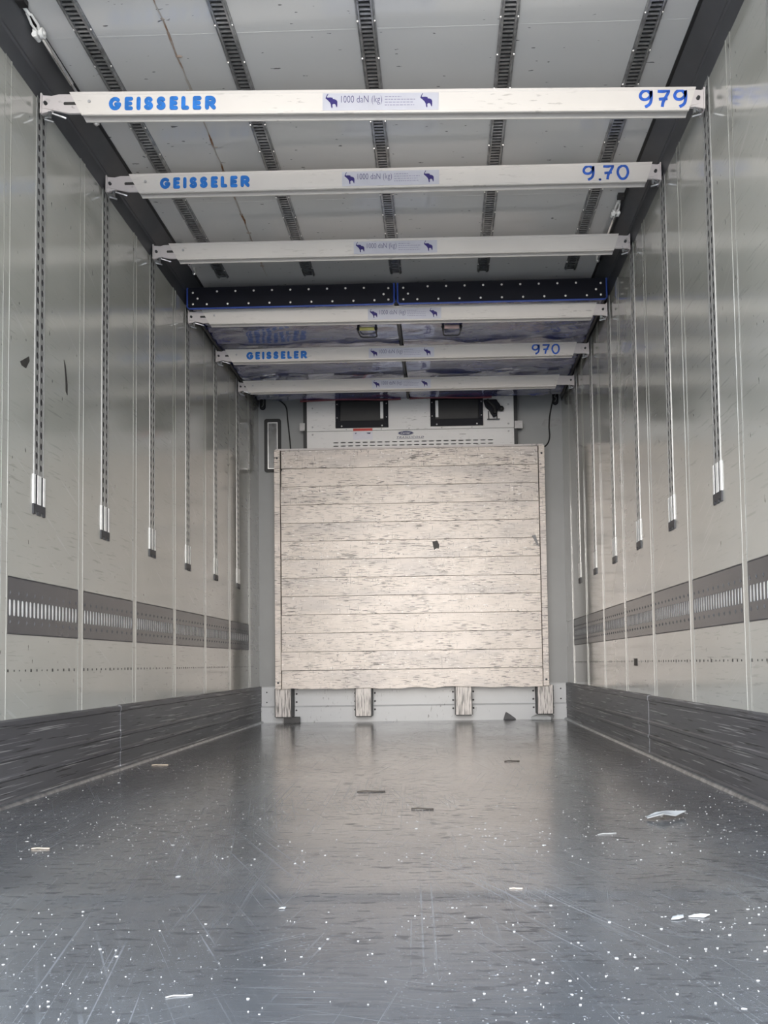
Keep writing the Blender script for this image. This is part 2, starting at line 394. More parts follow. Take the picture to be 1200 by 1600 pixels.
SEAMS = [2.76+.597*k for k in range(-3, 7)]
for sd, nm in ((-1, 'left'), (1, 'right')):
    mb = MB()
    prof = [(W, -.0), (W, E0-.003), (W+.007, E0-.003), (W+.007, E1+.003), (W, E1+.003), (W, HC), (W+.07, HC), (W+.07, 0)]
    mb.prism([(sd*x, z) for x, z in prof], YR, YE+.06, 'y')
    mb.m = 1; rv = random.Random(3+sd); y = 2.4
    while y < 6.5:
        if min(abs(y-q_) for q_ in SEAMS) > .03:
            h_ = rv.uniform(.002, .0045); mb.box(sd*(W-.0012), sd*W, y-h_, y+h_, .448-h_*1.3, .448+h_*1.3)
        y += rv.uniform(.035, .05)
    wall = struct(mb.build('wall_'+nm, [MT['wall'], MT['tape']]))
    for y in SEAMS:
        mb = MB()
        mb.box(sd*(W-.0008), sd*(W+.007), y-.023, y+.023, .284, 2.56)
        for e in (-.0195, .0195):
            mb.box(sd*(W-.0018), sd*(W), y+e-.0035, y+e+.0035, .284, 2.56)
        mb.build('seam_strip', MT['wall'], wall)
    # skirting with rolled ridges
    prof = [(W-.004, .287), (W-.016, .281), (W-.016, .262), (W-.012, .258), (W-.012, .165), (W-.016, .16), (W-.016, .15), (W-.012, .145), (W-.012, .10), (W-.017, .095), (W-.017, .085), (W-.012, .08), (W-.012, .02), (W-.02, 0), (W+.0, 0), (W+.0, .287)]
    mb = MB()
    ends = [YR, 3.75, YE-.0] if sd < 0 else [YR, 4.05, YE-.0]
    for k, (a, b_) in enumerate(zip(ends, ends[1:])):
        mb.prism([(sd*(x-.003*k if x < W else x), z-.003*(z > .27)*(1-k)) for x, z in prof], a, b_-.002, 'y')
    struct(mb.build('baseboard_'+nm, MT['skirt']))
    mb = MB(); mb.prism([(sd*(W-.02), 0), (sd*(W-.02), .012), (sd*(W-.028), .013), (sd*(W-.036), .008), (sd*(W-.04), 0)], YR, YE-.03, 'y')
    o = struct(mb.build('trim_%d' % (1 if sd < 0 else 2), MT['galv'], smooth=True))
    # cant rail between wall and ceiling
    mb = MB()
    mb.prism([(sd*x, z) for x, z in [(W, 2.5555), (W-.0145, 2.618), (W-.0195, 2.625), (W-.0205, 2.632), (W-.08, HC-.004), (W-.08, HC), (W, HC)]], YR, YE, 'y')
    cant = struct(mb.build('trim_%d' % (3 if sd < 0 else 4), MT['cant']))
    mb = MB(); mb.box(sd*(W-.08), sd*(W-.092), YR, YE, HC-.006, HC)
    mb.build('seal', MT['black'], cant)
mb = MB(); mb.box(-1.3, 1.3, YE, YE+.06, 0, HC); struct(mb.build('wall_front', MT['front']))
# front kick plate
mb = MB(); mb.prism([(YE, .287), (YE-.012, .287), (YE-.016, .28), (YE-.016, .13), (YE-.03, .118), (YE-.03, .0), (YE, 0)], -1.212, 1.212, 'x')
kick = struct(mb.build('baseboard_front', MT['kick']))
FEET = [(-1.07, -.951), (-.443, -.325), (.336, .457), (.972, 1.087)]
mb = MB()
for a, b_ in FEET:
    for x in (a-.02, b_+.02):
        if abs(x) < 1.2:
            for z in (.225, .16, .095): mb.ball((x, YE-.016-(.014 if z < .12 else 0), z), .008, 8, 4, (1, .5, 1))
for x in (-1.17, 1.17):
    for z in (.24, .16): mb.ball((x, YE-.016, z), .006, 8, 4, (1, .5, 1))
mb.build('rivet_row', MT['dark'], kick)

# ------------------------------------------------------------------ ceiling rails
mb0 = MB(); y0r, y1r = YR+.02, 4.69; n = int((y1r-y0r)/.02)
r0 = thing('ceiling_rail', '', 'rail', (0, 0, HC), group='slotted steel rails along the ceiling')
mb = MB(); mb.box(-.033, .033, y0r, y1r, -.002, 0); mb.build('channel', MT['galv_dark'], r0)
mb = MB()
for s_ in (-1, 1):
    mb.prism([(s_*.018, -.002), (s_*.020, -.011), (s_*.026, -.011), (s_*.029, -.006), (s_*.033, -.005), (s_*.033, -.002)], y0r, y1r, 'y')
mb.m = 1
for k in range(0, n, 9):
    for s_ in (-1, 1): mb.ball((s_*.030, y0r+.02*k, -.006), .004, 6, 4)
mb.build('flange', [MT['galv'], MT['rivet']], r0)
mb = MB()
for k in range(n): mb.box(-.019, .019, y0r+.02*k, y0r+.02*k+.0085, -.009, -.006)
mb.build('rung_strip', MT['galv'], r0)
TL = ['leftmost slotted steel rail on the ceiling, beside the left gas struts', 'slotted steel ceiling rail just right of the rusty joint line',
      'middle slotted steel ceiling rail running above the stickers of the beams', 'slotted steel ceiling rail just right of the middle one',
      'rightmost slotted steel ceiling rail, nearest the right wall']
for k in range(5):
    x = .0023+.497*(k-2)
    if k == 0: r0.location = (x, 0, HC); r0['label'] = TL[0]
    else: dup(r0, (x, 0, HC), TL[k])

# ------------------------------------------------------------------ wall rails (slotted uprights that carry the beams)
ORD = ['', 'first', 'second', 'third', 'fourth', 'fifth', 'sixth']
def wall_rail(sd):
    r = thing('wall_rail', '', 'rail', group='slotted uprights on the %s wall' % ('left' if sd < 0 else 'right'))
    p = .003
    fn = lambda u, v, t: (-sd*t, u, v)
    zs = [1.145+.041*k for k in range(int((2.60-1.145)/.041))]
    mb = MB(); mb.holes(-.034, .034, 1.12, 2.615, [-.0165, .0165], zs, .0085, .0125, .0022, .0004, fn, 8)
    mb.build('slotted_web', MT['rail'], r)
    mb = MB(); mb.box(0, -sd*.0009, -.033, .033, 1.121, 2.614); mb.build('backing', MT['black'], r)
    mb = MB()
    for a, b_ in ((-.036, -.031), (-.003, .003), (.031, .036)): mb.box(0, -sd*.0027, a, b_, 1.05, 2.63)
    mb.build('rib', MT['rail'], r)
    mb = MB()
    for a, b_ in ((-.044, -.030), (-.013, .013), (.030, .044)): mb.box(0, -sd*(p+.002), a, b_, 1.045, 1.155)
    mb.build('sleeve', MT['white_strip'], r)
    mb = MB(); mb.box(0, -sd*.0032, -.040, .040, 1.05, 1.1545); mb.build('sleeve_groove', MT['dark'], r)
    mb = MB(); mb.box(0, -sd*(p+.003), -.045, .045, 1.022, 1.048)
    for a, b_ in ((-.045, -.03), (-.012, .012), (.03, .045)): mb.box(0, -sd*(p+.003), a, b_, 1.010, 1.024)
    mb.build('foot_cap', MT['dark'], r)
    return r
for sd in (-1, 1):
    nm = 'left' if sd < 0 else 'right'
    r = wall_rail(sd); used = False
    for k in range(0 if sd > 0 else 1, 7):
        y = 2.995+.6*(k-1)
        lab = ('slotted upright on the right wall at photo edge, before the first beam' if k == 0 else
               'slotted steel upright on the %s wall under the %s beam from the front' % (nm, ORD[k]))
        if not used: r.location = (sd*W, y, 0); r['label'] = lab; used = True
        else: dup(r, (sd*W, y, 0), lab)

# ------------------------------------------------------------------ lashing plates between the seams
def lashing(sd):
    L = .597-.052
    r = thing('lashing_plate', '', 'plate', group='slotted lashing plates along the %s wall' % ('left' if sd < 0 else 'right'))
    fn = lambda u, v, t: (-sd*t, u, v)
    us = [-L/2+.016+.0285*k for k in range(19)]
    mb = MB(); mb.holes(-L/2, L/2, E0, E1, us, [.663], .0085, .029, .001, -.003, fn, 12)
    for k, u in enumerate(us):
        if k % 2 == 0:
            for z in (.713, .614):
                mb.add([fn(u-.004, z-.008, .001), fn(u+.001, z-.008, .001), fn(u+.005, z+.008, .001), fn(u, z+.008, .001), fn(u+.001, z, .004)],
                       [(0,1,4), (1,2,4), (2,3,4), (3,0,4)])
    mb.build('slotted_sheet', MT['plate'], r)
    mb = MB(); mb.box(sd*.0014, sd*.0062, -L/2, L/2, .62, .706); mb.build('backing', MT['white_strip'], r)
    mb = MB()
    for z in (E0, E1): mb.box(-sd*.0012, sd*.004, -L/2, L/2, z-.0025, z+.0015)
    for u in (-L/2, L/2): mb.box(-sd*.0012, sd*.004, u-.0015, u+.0015, E0, E1)
    mb.build('edge_joint', MT['dark'], r)
    return r
ONT = ['nearest', 'second nearest', 'third', 'fourth', 'fifth', 'sixth', 'farthest']
for sd in (-1, 1):
    nm = 'left' if sd < 0 else 'right'
    r = lashing(sd); used = False
    ks = range(3, 9) if sd < 0 else range(2, 9)
    for i, k in enumerate(ks):
        y = (SEAMS[k]+SEAMS[k+1])/2
        if k == 8 and len(SEAMS) <= 9: break
        word = (['nearest', 'second', 'third', 'fourth', 'fifth', 'last'] if sd < 0 else ['nearest', 'second', 'third', 'fourth', 'fifth', 'sixth', 'last'])[i]
        lab = 'grey slotted lashing plate low on the %s wall, %s one counting from the camera' % (nm, word)
        if not used: r.location = (sd*W, y, 0); r['label'] = lab; used = True
        else: dup(r, (sd*W, y, 0), lab)

# ------------------------------------------------------------------ decking beams
ELE = [(128,112),(113,138),(107,157),(122,169),(133,180),(148,196),(157,216),(160,240),(168,252),(173,240),(171,216),(185,208),(199,214),(207,235),(214,243),(217,220),(217,188),(207,172),(188,165),(176,164),(172,151),(150,148),(126,150),(118,143),(132,116)]
DIG = {
 '9': [[(.88,.80),(.6,.98),(.22,.92),(.03,.68),(.18,.48),(.55,.46),(.85,.66),(.92,.97),(.93,.5),(.8,.18),(.42,.0)]],
 '7': [[(.05,.95),(.5,.93),(.95,.96),(.72,.6),(.5,.3),(.42,.0)], [(.15,.46),(.5,.48),(.85,.5)]],
 '0': [[(.5,.98),(.12,.8),(.02,.42),(.3,.05),(.72,.08),(.97,.45),(.85,.85),(.5,.98)]],
 '.': [[(.4,.06),(.5,.0),(.6,.06)]],
}
GLY = [('G',112,225),('E',255,330),('I',362,398),('S',428,512),('S',540,625),('E',660,735),('L',765,835),('E',868,945),('R',978,1075)]
_arc = lambda cx, cz, rx, rz, a0, a1, n=9: [(cx+rx*math.cos(R(a0+(a1-a0)*k/n)), cz+rz*math.sin(R(a0+(a1-a0)*k/n))) for k in range(n+1)]
LET = {
 'G': [_arc(.5, .5, .5, .5, 50, 350, 14), [(.62,.44),(.98,.44)]],
 'E': [[(0,0),(0,.5),(0,1)], [(0,1),(1,1)], [(0,.5),(.85,.5)], [(0,0),(1,0)]],
 'I': [[(0,0),(0,1)]],
 'L': [[(0,0),(0,1)], [(0,0),(1,0)]],
 'R': [[(0,0),(0,1)], [(0,1),(.5,1)]+_arc(.5, .72, .48, .28, 85, -90, 8)+[(0,.44)], [(.45,.44),(1,0)]],
 'S': [_arc(.52, .74, .44, .26, 35, 262, 9)+_arc(.48, .25, .5, .25, 80, -150, 9)],
}
BH, BD, BL = .088, .045, 2.295
def ribbon(mb, pts, wd, y):
    p = smooth_pts(pts, 6); n = len(p); P = []
    for k in range(n):
        a = p[max(k-1,0)]; b_ = p[min(k+1,n-1)]; dx, dz = b_[0]-a[0], b_[1]-a[1]; L = math.hypot(dx, dz) or 1
        nx, nz = -dz/L*wd/2, dx/L*wd/2
        for yy in (y, y+.0006): P += [(p[k][0]+nx, yy, p[k][1]+nz), (p[k][0]-nx, yy, p[k][1]-nz)]
    fs = []
    for k in range(n-1):
        a = 4*k; c_ = 4*k+4
        fs += [(a, a+1, c_+1, c_), (a+2, c_+2, c_+3, a+3), (a, c_, c_+2, a+2), (a+1, a+3, c_+3, c_+1)]
    fs += [(0, 2, 3, 1), (4*n-4, 4*n-3, 4*n-1, 4*n-2)]
    mb.add(P, fs)
def beam(i, zl, zr, xs, lab, letters=None, digits=None, dx=0):
    """local origin: middle of the beam top edge, face towards -y; local z=0 is the beam top"""
    y = 2.995+.6*i
    ang = math.atan2(zl-zr, 2.44)
    r = thing('decking_beam', lab, 'beam', (0, y, (zl+zr)/2), (0, ang, 0), 'white load-securing beams across the body')
    FY = -.035
    xl, xr = xs-BL/2, xs+BL/2
    # body, sheared ends
    prof = [(FY+.002, -BH), (FY-.001, -BH+.001), (FY-.001, -BH+.007), (FY+.002, -BH+.010), (FY+.002, -.012), (FY-.001, -.009), (FY-.001, -.001), (FY+.002, 0),
            (FY+BD, 0), (FY+BD, -BH), (FY+BD-.005, -BH), (FY+BD-.005, -BH+.028), (FY+.007, -BH+.028), (FY+.007, -BH)]
    fn = lambda u, v, t: ((xl+.048*(-v/BH)) if t == 0 else (xr-.027*(-v/BH)), u, v)
    mb = MB(); mb.prism(prof, 0, 1, 'x', fn); mb.build('body', MT['beam'], r)
    mb = MB(); mb.cyl((xl+.075, FY+.004, -.036), (xl+.075, FY-.0005, -.036), .006, n=12); mb.build('stop_pin', MT['post'], r)
    # left bracket with slot
    xw = -1.213; q = .000264
    X = lambda p_: xw+(p_-188)*q
    Z = lambda p_: -(p_-215)*q
    k = (xl+.05-xw)/((660-188)*q)       # telescoped out as far as this beam needs
    XX = lambda p_: xw+(X(p_)-xw)*(k if p_ > 330 else 1) if p_ > 330 else X(p_)
    mb = MB()
    mb.prism([(X(190), Z(250)), (X(325), Z(262)), (XX(380), Z(240)), (xl+.045, Z(240)), (xl+.06, Z(512)), (XX(500), Z(512)), (XX(345), Z(472)), (X(205), Z(432)), (X(190), Z(435))], FY+.004, FY+.012, 'y')
    mb.prism([(X(190), Z(436)), (X(350), Z(476)), (X(260), Z(500)), (X(192), Z(516))], FY+.002, FY+.012, 'y')
    br = mb.build('end_bracket', MT['beam_end'], r)
    mb = MB(); mb.prism([(XX(440), Z(360)), (XX(450), Z(350)), (xl+.03, Z(350)), (xl+.035, Z(395)), (XX(450), Z(395)), (XX(440), Z(385))], FY+.0035, FY+.006, 'y'); mb.build('slot', MT['tape'], br)
    mb = MB(); mb.cyl((X(245), FY+.006, Z(370)), (X(245), FY-.004, Z(370)), .0075, .006, 12); mb.build('bolt', MT['galv_dark'], br)
    mb = MB()
    mb.box(X(205), X(300), FY+.0, FY+.03, Z(552), Z(540))
    mb.box(X(290), X(322), FY+.0, FY+.012, Z(562), Z(490))
    mb.tube([(X(330), FY+.01, Z(500)), (X(400), FY+.012, Z(520)), (X(470), FY+.014, Z(540)), (X(510), FY+.02, Z(545))], .004, 6)
    mb.cyl((X(215), FY+.02, Z(560)), (X(340), FY+.02, Z(600)), .006, .004, 8)
    mb.build('latch', MT['galv'], br)
    mb = MB(); mb.box(-1.2155, -1.2105, FY-.004, FY+.05, Z(520), Z(235)); mb.build('wall_hook', MT['beam_end'], br)
    # right bracket, short
    q2 = .00032; xw = 1.213; X2 = lambda p_: xw+(p_-1020)*q2; Z2 = lambda p_: -(p_-190)*q2
    mb = MB()
    mb.prism([(xr-.02, Z2(212)), (X2(990), Z2(222)), (X2(1005), Z2(214)), (X2(1020), Z2(214)), (X2(1020), Z2(362)), (xr-.05, Z2(425))], FY+.004, FY+.012, 'y')
    mb.prism([(X2(1020), Z2(366)), (X2(1020), Z2(442)), (X2(960), Z2(428)), (xr-.03, Z2(418))], FY+.002, FY+.012, 'y')
    br2 = mb.build('end_bracket', MT['beam_end'], r)
    mb = MB(); mb.cyl((X2(955), FY+.006, Z2(318)), (X2(955), FY-.004, Z2(318)), .0075, .006, 12); mb.build('bolt', MT['galv_dark'], br2)
    mb = MB()
    mb.box(X2(903), X2(928), FY, FY+.012, Z2(492), Z2(425))
    mb.tube([(X2(935), FY+.004, Z2(452)), (X2(950), FY+.002, Z2(474)), (X2(985), FY+.002, Z2(470)), (X2(1000), FY+.004, Z2(450))], .004, 6)
    mb.cyl((X2(900), FY+.02, Z2(500)), (X2(1000), FY+.02, Z2(470)), .005, .006, 8)
    mb.build('latch', MT['galv'], br2)
    mb = MB(); mb.box(1.2105, 1.2155, FY-.004, FY+.05, Z2(455), Z2(205)); mb.build('wall_hook', MT['beam_end'], br2)
    # sticker
    s0 = -.173+dx
    mb = MB(); mb.box(s0, s0+.425, FY+.001, FY+.0024, -BH+.0105, -.013)
    st = mb.build('sticker', MT['sticker'], r); st['label'] = 'lilac sticker with load rating'
    qe = .000396
    for ex in (s0+.010, s0+.357):
        mb = MB(); mb.prism([(ex+(a-105)*qe, -.012-(b_-105)*qe) for a, b_ in ELE], FY+.0002, FY+.0012, 'y'); mb.build('elephant_mark', MT['ink'], st)
    text_mesh('lettering', '1000 daN (kg)', .04, MT['ink'], st, (s0+.068, FY+.0005, -.057), width=.15, height=.034, offset=-.0006)
    mb = MB(); rn = random.Random(i)
    for row in range(4):
        x = s0+.228; x1 = s0+.228+(.06, .112, .105, .108)[row]
        while x < x1:
            l_ = rn.uniform(.004, .012); mb.box(x, min(x+l_, x1), FY+.0004, FY+.0012, -.026-.0105*row-.0028, -.026-.0105*row); x += l_+.003
    mb.build('small_print', MT['ink_grey'], st)
    if letters is not None:
        mb = MB(); x = letters; ht = .036; th = .0148
        for ch, x0, x1 in GLY:
            ww = (x1-x0)*.000412-th; xx = letters+(x0-112)*.000412+th/2
            for st_ in LET[ch]:
                mb.capsule([(xx+a*max(ww, .0001), -.0635+b_*ht) for a, b_ in st_], th, FY+.0008)
        mb.build('stencil_name', MT['letter'], r)
    if digits:
        s_, x0, wd = digits; mb = MB(); x = x0; h = .062
        for ch in s_:
            ww = .014 if ch == '.' else wd
            for q_, st_ in enumerate(DIG[ch]): ribbon(mb, [(x+a*ww, -.074+b_*h) for a, b_ in st_], .011, FY+.0008-.0002*q_)
            x += ww+(.006 if ch == '.' else .018)
        mb.build('handwritten_number', MT['marker'], r)
    return r
beam(0, 2.578, 2.526, .0375, 'nearest white beam with blue stencilled name and a handwritten 979', -.962, ('979', .982, .044))
beam(1, 2.625, 2.616, .032, 'second white beam, with blue stencilled name and a handwritten 9.70', -.976, ('9.70', .880, .046))
beam(2, 2.620, 2.612, .0125, 'third white beam, sticker only, in front of the black riveted strip', dx=-.012)
beam(3, 2.532, 2.520, .009, 'white beam directly under the black riveted strip, no stencilled name', dx=.007)
beam(4, 2.524, 2.522, -.0085, 'white beam under the blue duct with blue stencilled name and a handwritten 970', -1.015, ('970', .850, .046), dx=-.04)
beam(5, 2.521, 2.518, -.0365, 'farthest white beam, sticker only, just above the cooling unit', dx=-.07)

# ------------------------------------------------------------------ blue air duct under the ceiling, two halves
def duct(sd):
    nm = 'left' if sd < 0 else 'right'
    r = thing('air_duct', 'blue fabric air duct, %s half, with black riveted header strip' % nm, 'air duct', (0, 4.70, 2.55), group='halves of the blue ceiling air duct')
    a, b_ = (-1.205, -.008) if sd < 0 else (.008, 1.205)
    zb, zt = -.035, .085
    mb = MB()
    c_ = .012
    mb.prism([(a+c_, zb), (b_-c_, zb), (b_, zb+c_), (b_, zt-c_), (b_-c_, zt), (a+c_, zt), (a, zt-c_), (a, zb+c_)], 0, .006, 'y')
    mb.build('header_strip', MT['header'], r)
    pts = [(a+.004, .003, zt), (a+.002, .003, zt-.01), (a+.002, .003, zb+.008), (a+.012, .003, zb-.002), (b_-.012, .003, zb-.002), (b_-.002, .003, zb+.008), (b_-.002, .003, zt)]
    mb = MB(); mb.tube(pts, .0055, 8); mb.build('piping', MT['pvc_edge'], r)
    # rivets: staggered rows, three at each end
    ex = [(a+.035, .055), (a+.035, -.012), (a+.062, .02), (b_-.035, .055), (b_-.035, -.012), (b_-.062, .02)]
    for k in range(9):
        x = a+.175+k*(b_-a-.35)/8.0
        ex.append((x, .06 if k % 2 == 0 else .06))
    for k in range(9):
        ex.append((a+.115+k*(b_-a-.23)/8.0, -.014))
    for x, z in ex:
        mb = MB(); mb.ball((x, -.001, z), .0065, 8, 4, (1, .5, 1)); mb.build('rivet', MT['rivet'], r)
    # fabric: lies over the beams, creased
    nx, ny = 60, 64; P = []; fs = []
    y1 = 6.50-4.70
    for j in range(ny+1):
        for i in range(nx+1):
            u = i/nx; v = j/ny
            x = a+.006+(b_-a-.012)*u; y = .006+(y1-.006)*v
            wx = x*1.0; yw = y
            cre = noise.noise(Vector((wx*3, yw*9, 1+sd)))*.014+noise.noise(Vector((wx*7+yw*5, yw*17, 5+sd)))*.008+abs(noise.noise(Vector((wx*4-yw*6, yw*11+wx*3, 9+sd))))*.010
            # strained folds near the outer edge
            o_ = u if sd > 0 else 1-u
            cre += .014*max(0, o_-.6)*math.sin(yw*60+wx*22)
            z = max(-.013, -.007+cre*.7)
            if v < .03: z = zb+.004+(z-zb)*v/.03
            P.append((x, y, z))
    for j in range(ny):
        for i in range(nx):
            k = j*(nx+1)+i; fs.append((k, k+1, k+nx+2, k+nx+1))
    top = len(P); P2 = [(x, y, z+.002) for x, y, z in P]
    mb = MB(); mb.add(P+P2, fs+[tuple(i+top for i in f[::-1]) for f in fs])
    mb.build('canopy', MT['pvc'], r, smooth=True)
    mb = MB()
    xo = a+.004 if sd < 0 else b_-.004
    mb.tube([(xo, .0, -.012), (xo, y1*.5, -.014), (xo, y1, -.014)], .009, 8)
    mb.build('edge_binding', MT['black'], r)
    if sd < 0:
        mb = MB(); mb.box(b_-.002, b_+.014, .01, y1, -.016, -.008); mb.build('middle_seam', MT['black'], r)
    mb = MB(); mb.tube([(x_, y1, -.012+.004*math.sin(x_*9)) for x_ in [a+.35+(b_-a-.40)*k/12 if sd < 0 else a+(b_-a-.55)*k/12 for k in range(13)]], .007, 6)
    mb.build('hem', MT['darkred'], r)
    # pull handle hanging by the middle
    hx = -.20 if sd < 0 else .325; hy = .41
    mb = MB()
    for s_ in (-1, 1):
        mb.tube([(hx+s_*.055, hy-.03, -.002), (hx+s_*.055, hy-.03, -.034), (hx+s_*.055, hy+.0, -.034)], .006, 6)
        mb.ball((hx+s_*.055, hy-.028, -.022), .011, 8, 5)
    mb.tube([(hx-.055, hy, -.034), (hx-.052, hy+.10, -.02), (hx-.04, hy+.12, -.018), (hx+.04, hy+.12, -.018), (hx+.052, hy+.10, -.02), (hx+.055, hy, -.034)], .0045, 6)
    h = mb.build('pull_handle', MT['black'], r)
    mb = MB(); mb.cyl((hx-.046, hy-.028, -.024), (hx+.046, hy-.028, -.024), .010, n=12)
    g = mb.build('grip', MT['yellow'] if sd < 0 else MT['pink'], h, smooth=True); g['label'] = 'yellow grip' if sd < 0 else 'pale pink grip'
duct(-1); duct(1)

# ------------------------------------------------------------------ gas struts along the ceiling edges
def strut():
    r = thing('gas_strut', '', 'strut', group='gas struts along the ceiling edges')
    mb = MB(); mb.cyl((0, .07, 0), (0, .30, -.002), .0095, n=14); mb.build('cylinder', MT['chrome'], r, smooth=True)
    mb = MB(); mb.cyl((0, .30, -.002), (0, .53, -.004), .005, n=12); mb.build('rod', MT['alu'], r, smooth=True)
    mb = MB()
    mb.cyl((-.016, .05, .0), (-.004, .05, 0), .017, n=14); mb.cyl((.004, .05, 0), (.016, .05, 0), .017, n=14)
    mb.cyl((-.014, .075, -.004), (-.014, .04, -.010), .009, n=10)
    mb.cyl((-.022, .05, 0), (.022, .05, 0), .006, n=10)
    mb.tube([(.002, .045, .0), (.010, .02, .006), (.006, -.02, .012), (-.006, -.025, .012), (-.010, .015, .005), (-.004, .045, 0)], .0045, 8)
    mb.tube([(.0, -.02, .012), (-.004, -.05, .014), (-.010, -.065, .02)], .006, 8)
    mb.build('end_fitting', MT['white_strip'], r, smooth=True)
    mb = MB(); mb.box(-.016, .014, -.085, -.055, .006, .026); mb.build('anchor', MT['black'], r)
    mb = MB(); mb.ball((0, .53, -.004), .011, 10, 6); mb.box(-.008, .008, .52, .545, -.004, .026); mb.build('ball_joint', MT['rivet'], r, smooth=True)
    return r
st0 = strut(); ZS = HC-.026
st0.location = (-1.137, 2.735, ZS); st0['label'] = 'bright gas strut at upper left corner of photo, before the nearest beam'
dup(st0, (-1.125, 4.335, ZS), 'short gas strut at left ceiling edge whose bright tip shows below the third beam', scale=(1, .45, 1))
dup(st0, (1.125, 4.01, ZS), 'gas strut at the right ceiling edge, between second and third beam')

# ------------------------------------------------------------------ front bulkhead
bk = thing('bulkhead', 'large scuffed white boarded bulkhead standing before the grey front wall', 'bulkhead', (0, 6.50, 0))
zb, zt = .268, 2.142; pitch = (zt-zb)/13
rnd = random.Random(11)
for k in range(13):
    z0 = zb+pitch*k; mb = MB()
    xl = -1.012+rnd.uniform(-.004, .004); xr = 1.006+.002*(13-k)/13
    if k == 0:      # battered lower edge
        low = [(xl+(xr-xl)*q/24, z0+rnd.uniform(-.008, .006)) for q in range(25)]
        mb.prism(low+[(xr, z0+pitch-.002), (xl, z0+pitch-.002)], 0, .03, 'y')
    else:
        cut = .012 if k == 11 else 0
        mb.prism([(xl, z0+.001), (xr, z0+.001), (xr, z0+pitch-.0015), (xl+cut, z0+pitch-.0015), (xl, z0+pitch-.0015-cut*1.5)], 0, .03, 'y')
    mb.build('board', MT['board'], bk, bevel=.0015)
for x0, x1 in ((-1.064, -1.018), (1.012, 1.058)):
    mb = MB(); mb.prism([(x0, -.008), (x1, -.008), (x1, .034), (x0, .034)], zb, zt+.006, 'z'); sp = mb.build('side_post', MT['board'], bk, bevel=.003)
    mb = MB()
    for z in (zb+.05, zt-.06): mb.ball(((x0+x1)/2, -.008, z), .009, 8, 4, (1, .4, 1))
    mb.build('bolt', MT['dark'], sp)
mb = MB(); mb.box(-1.05, 1.05, -.004, .05, zt, zt+.014); mb.build('top_rail', MT['beam_end'], bk)
mb = MB(); mb.box(-1.01, 1.01, .031, .05, zb, zt); mb.build('backing_sheet', MT['dark'], bk)
for a, b_ in FEET:
    mb = MB(); mb.box(a, b_, .03, .165, .052, .275)
    ft = mb.build('foot_block', MT['block'], bk)
    mb = MB()
    for x in (a, b_): mb.box(x-.007, x+.007, .036, .167, .05, .27)
    mb.box(a, b_, .036, .167, .044, .052)
    mb.build('dark_gap_edge', MT['black'], ft)  # black strips stand in for the dark gaps around each block
mb = MB(); mb.prism([(.172, 1.40), (.21, 1.41), (.226, 1.375), (.222, 1.345), (.205, 1.350), (.185, 1.335), (.178, 1.365)], -.0022, .002, 'y'); tp = mb.build('tape_patch', MT['tape'], bk); tp['label'] = 'dark torn tape patch'
mb = MB(); mb.prism([(.945, 1.435), (.975, 1.44), (1.0, 1.35), (.985, 1.365)], -.006, .002, 'y'); tp = mb.build('metal_dent', MT['cant'], bk); tp['label'] = 'torn grey metal flap'

# ------------------------------------------------------------------ refrigeration unit above the bulkhead
un = thing('refrigeration_unit', 'white refrigeration unit with two black fan openings above the bulkhead', 'cooling unit', (0, 6.577, 0))
ZM = 2.311
mb = MB(); mb.box(-.845, .862, .006, .118, 2.03, 2.60); mb.build('gasket', MT['black'], un)
fnu = lambda u, v, t: (u, t, v)
OPN = [(-.585, -.164), (.171, .589)]
mb = MB()
xs = [-.815, -.585, -.164, .171, .589, .832]
for a, b_ in ((0,1),(2,3),(4,5)): mb.box(xs[a], xs[b_], 0, .05, ZM+.002, 2.568)
for a, b_ in OPN: mb.box(a, b_, 0, .05, ZM+.002, ZM+.022)
up_ = mb.build('upper_cover', MT['unit'], un)
mb = MB()
for x in (-.77, .79):
    for z in (2.50, 2.345): mb.ball((x, 0, z), .008, 8, 4, (1, .5, 1))
for x in (-.50, -.22, .0, .26, .5): mb.ball((x, 0, ZM+.012), .006, 8, 4, (1, .5, 1))
mb.build('screw_row', MT['post'], up_)
mb = MB(); mb.holes(-.815, .832, 2.06, ZM-.002, [-.585+.0585*k for k in range(22)], [2.190, 2.217], .021, .0045, -.002, .012, fnu, 12)
lc = mb.build('lower_cover', MT['unit'], un)
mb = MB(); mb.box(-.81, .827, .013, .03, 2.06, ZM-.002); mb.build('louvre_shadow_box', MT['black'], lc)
mb = MB()
for x in (-.77, .79): mb.ball((x, -.002, 2.285), .008, 8, 4, (1, .5, 1))
mb.box(.40, .45, -.003, -.001, 2.262, 2.272)
mb.build('fastener', MT['post'], lc)
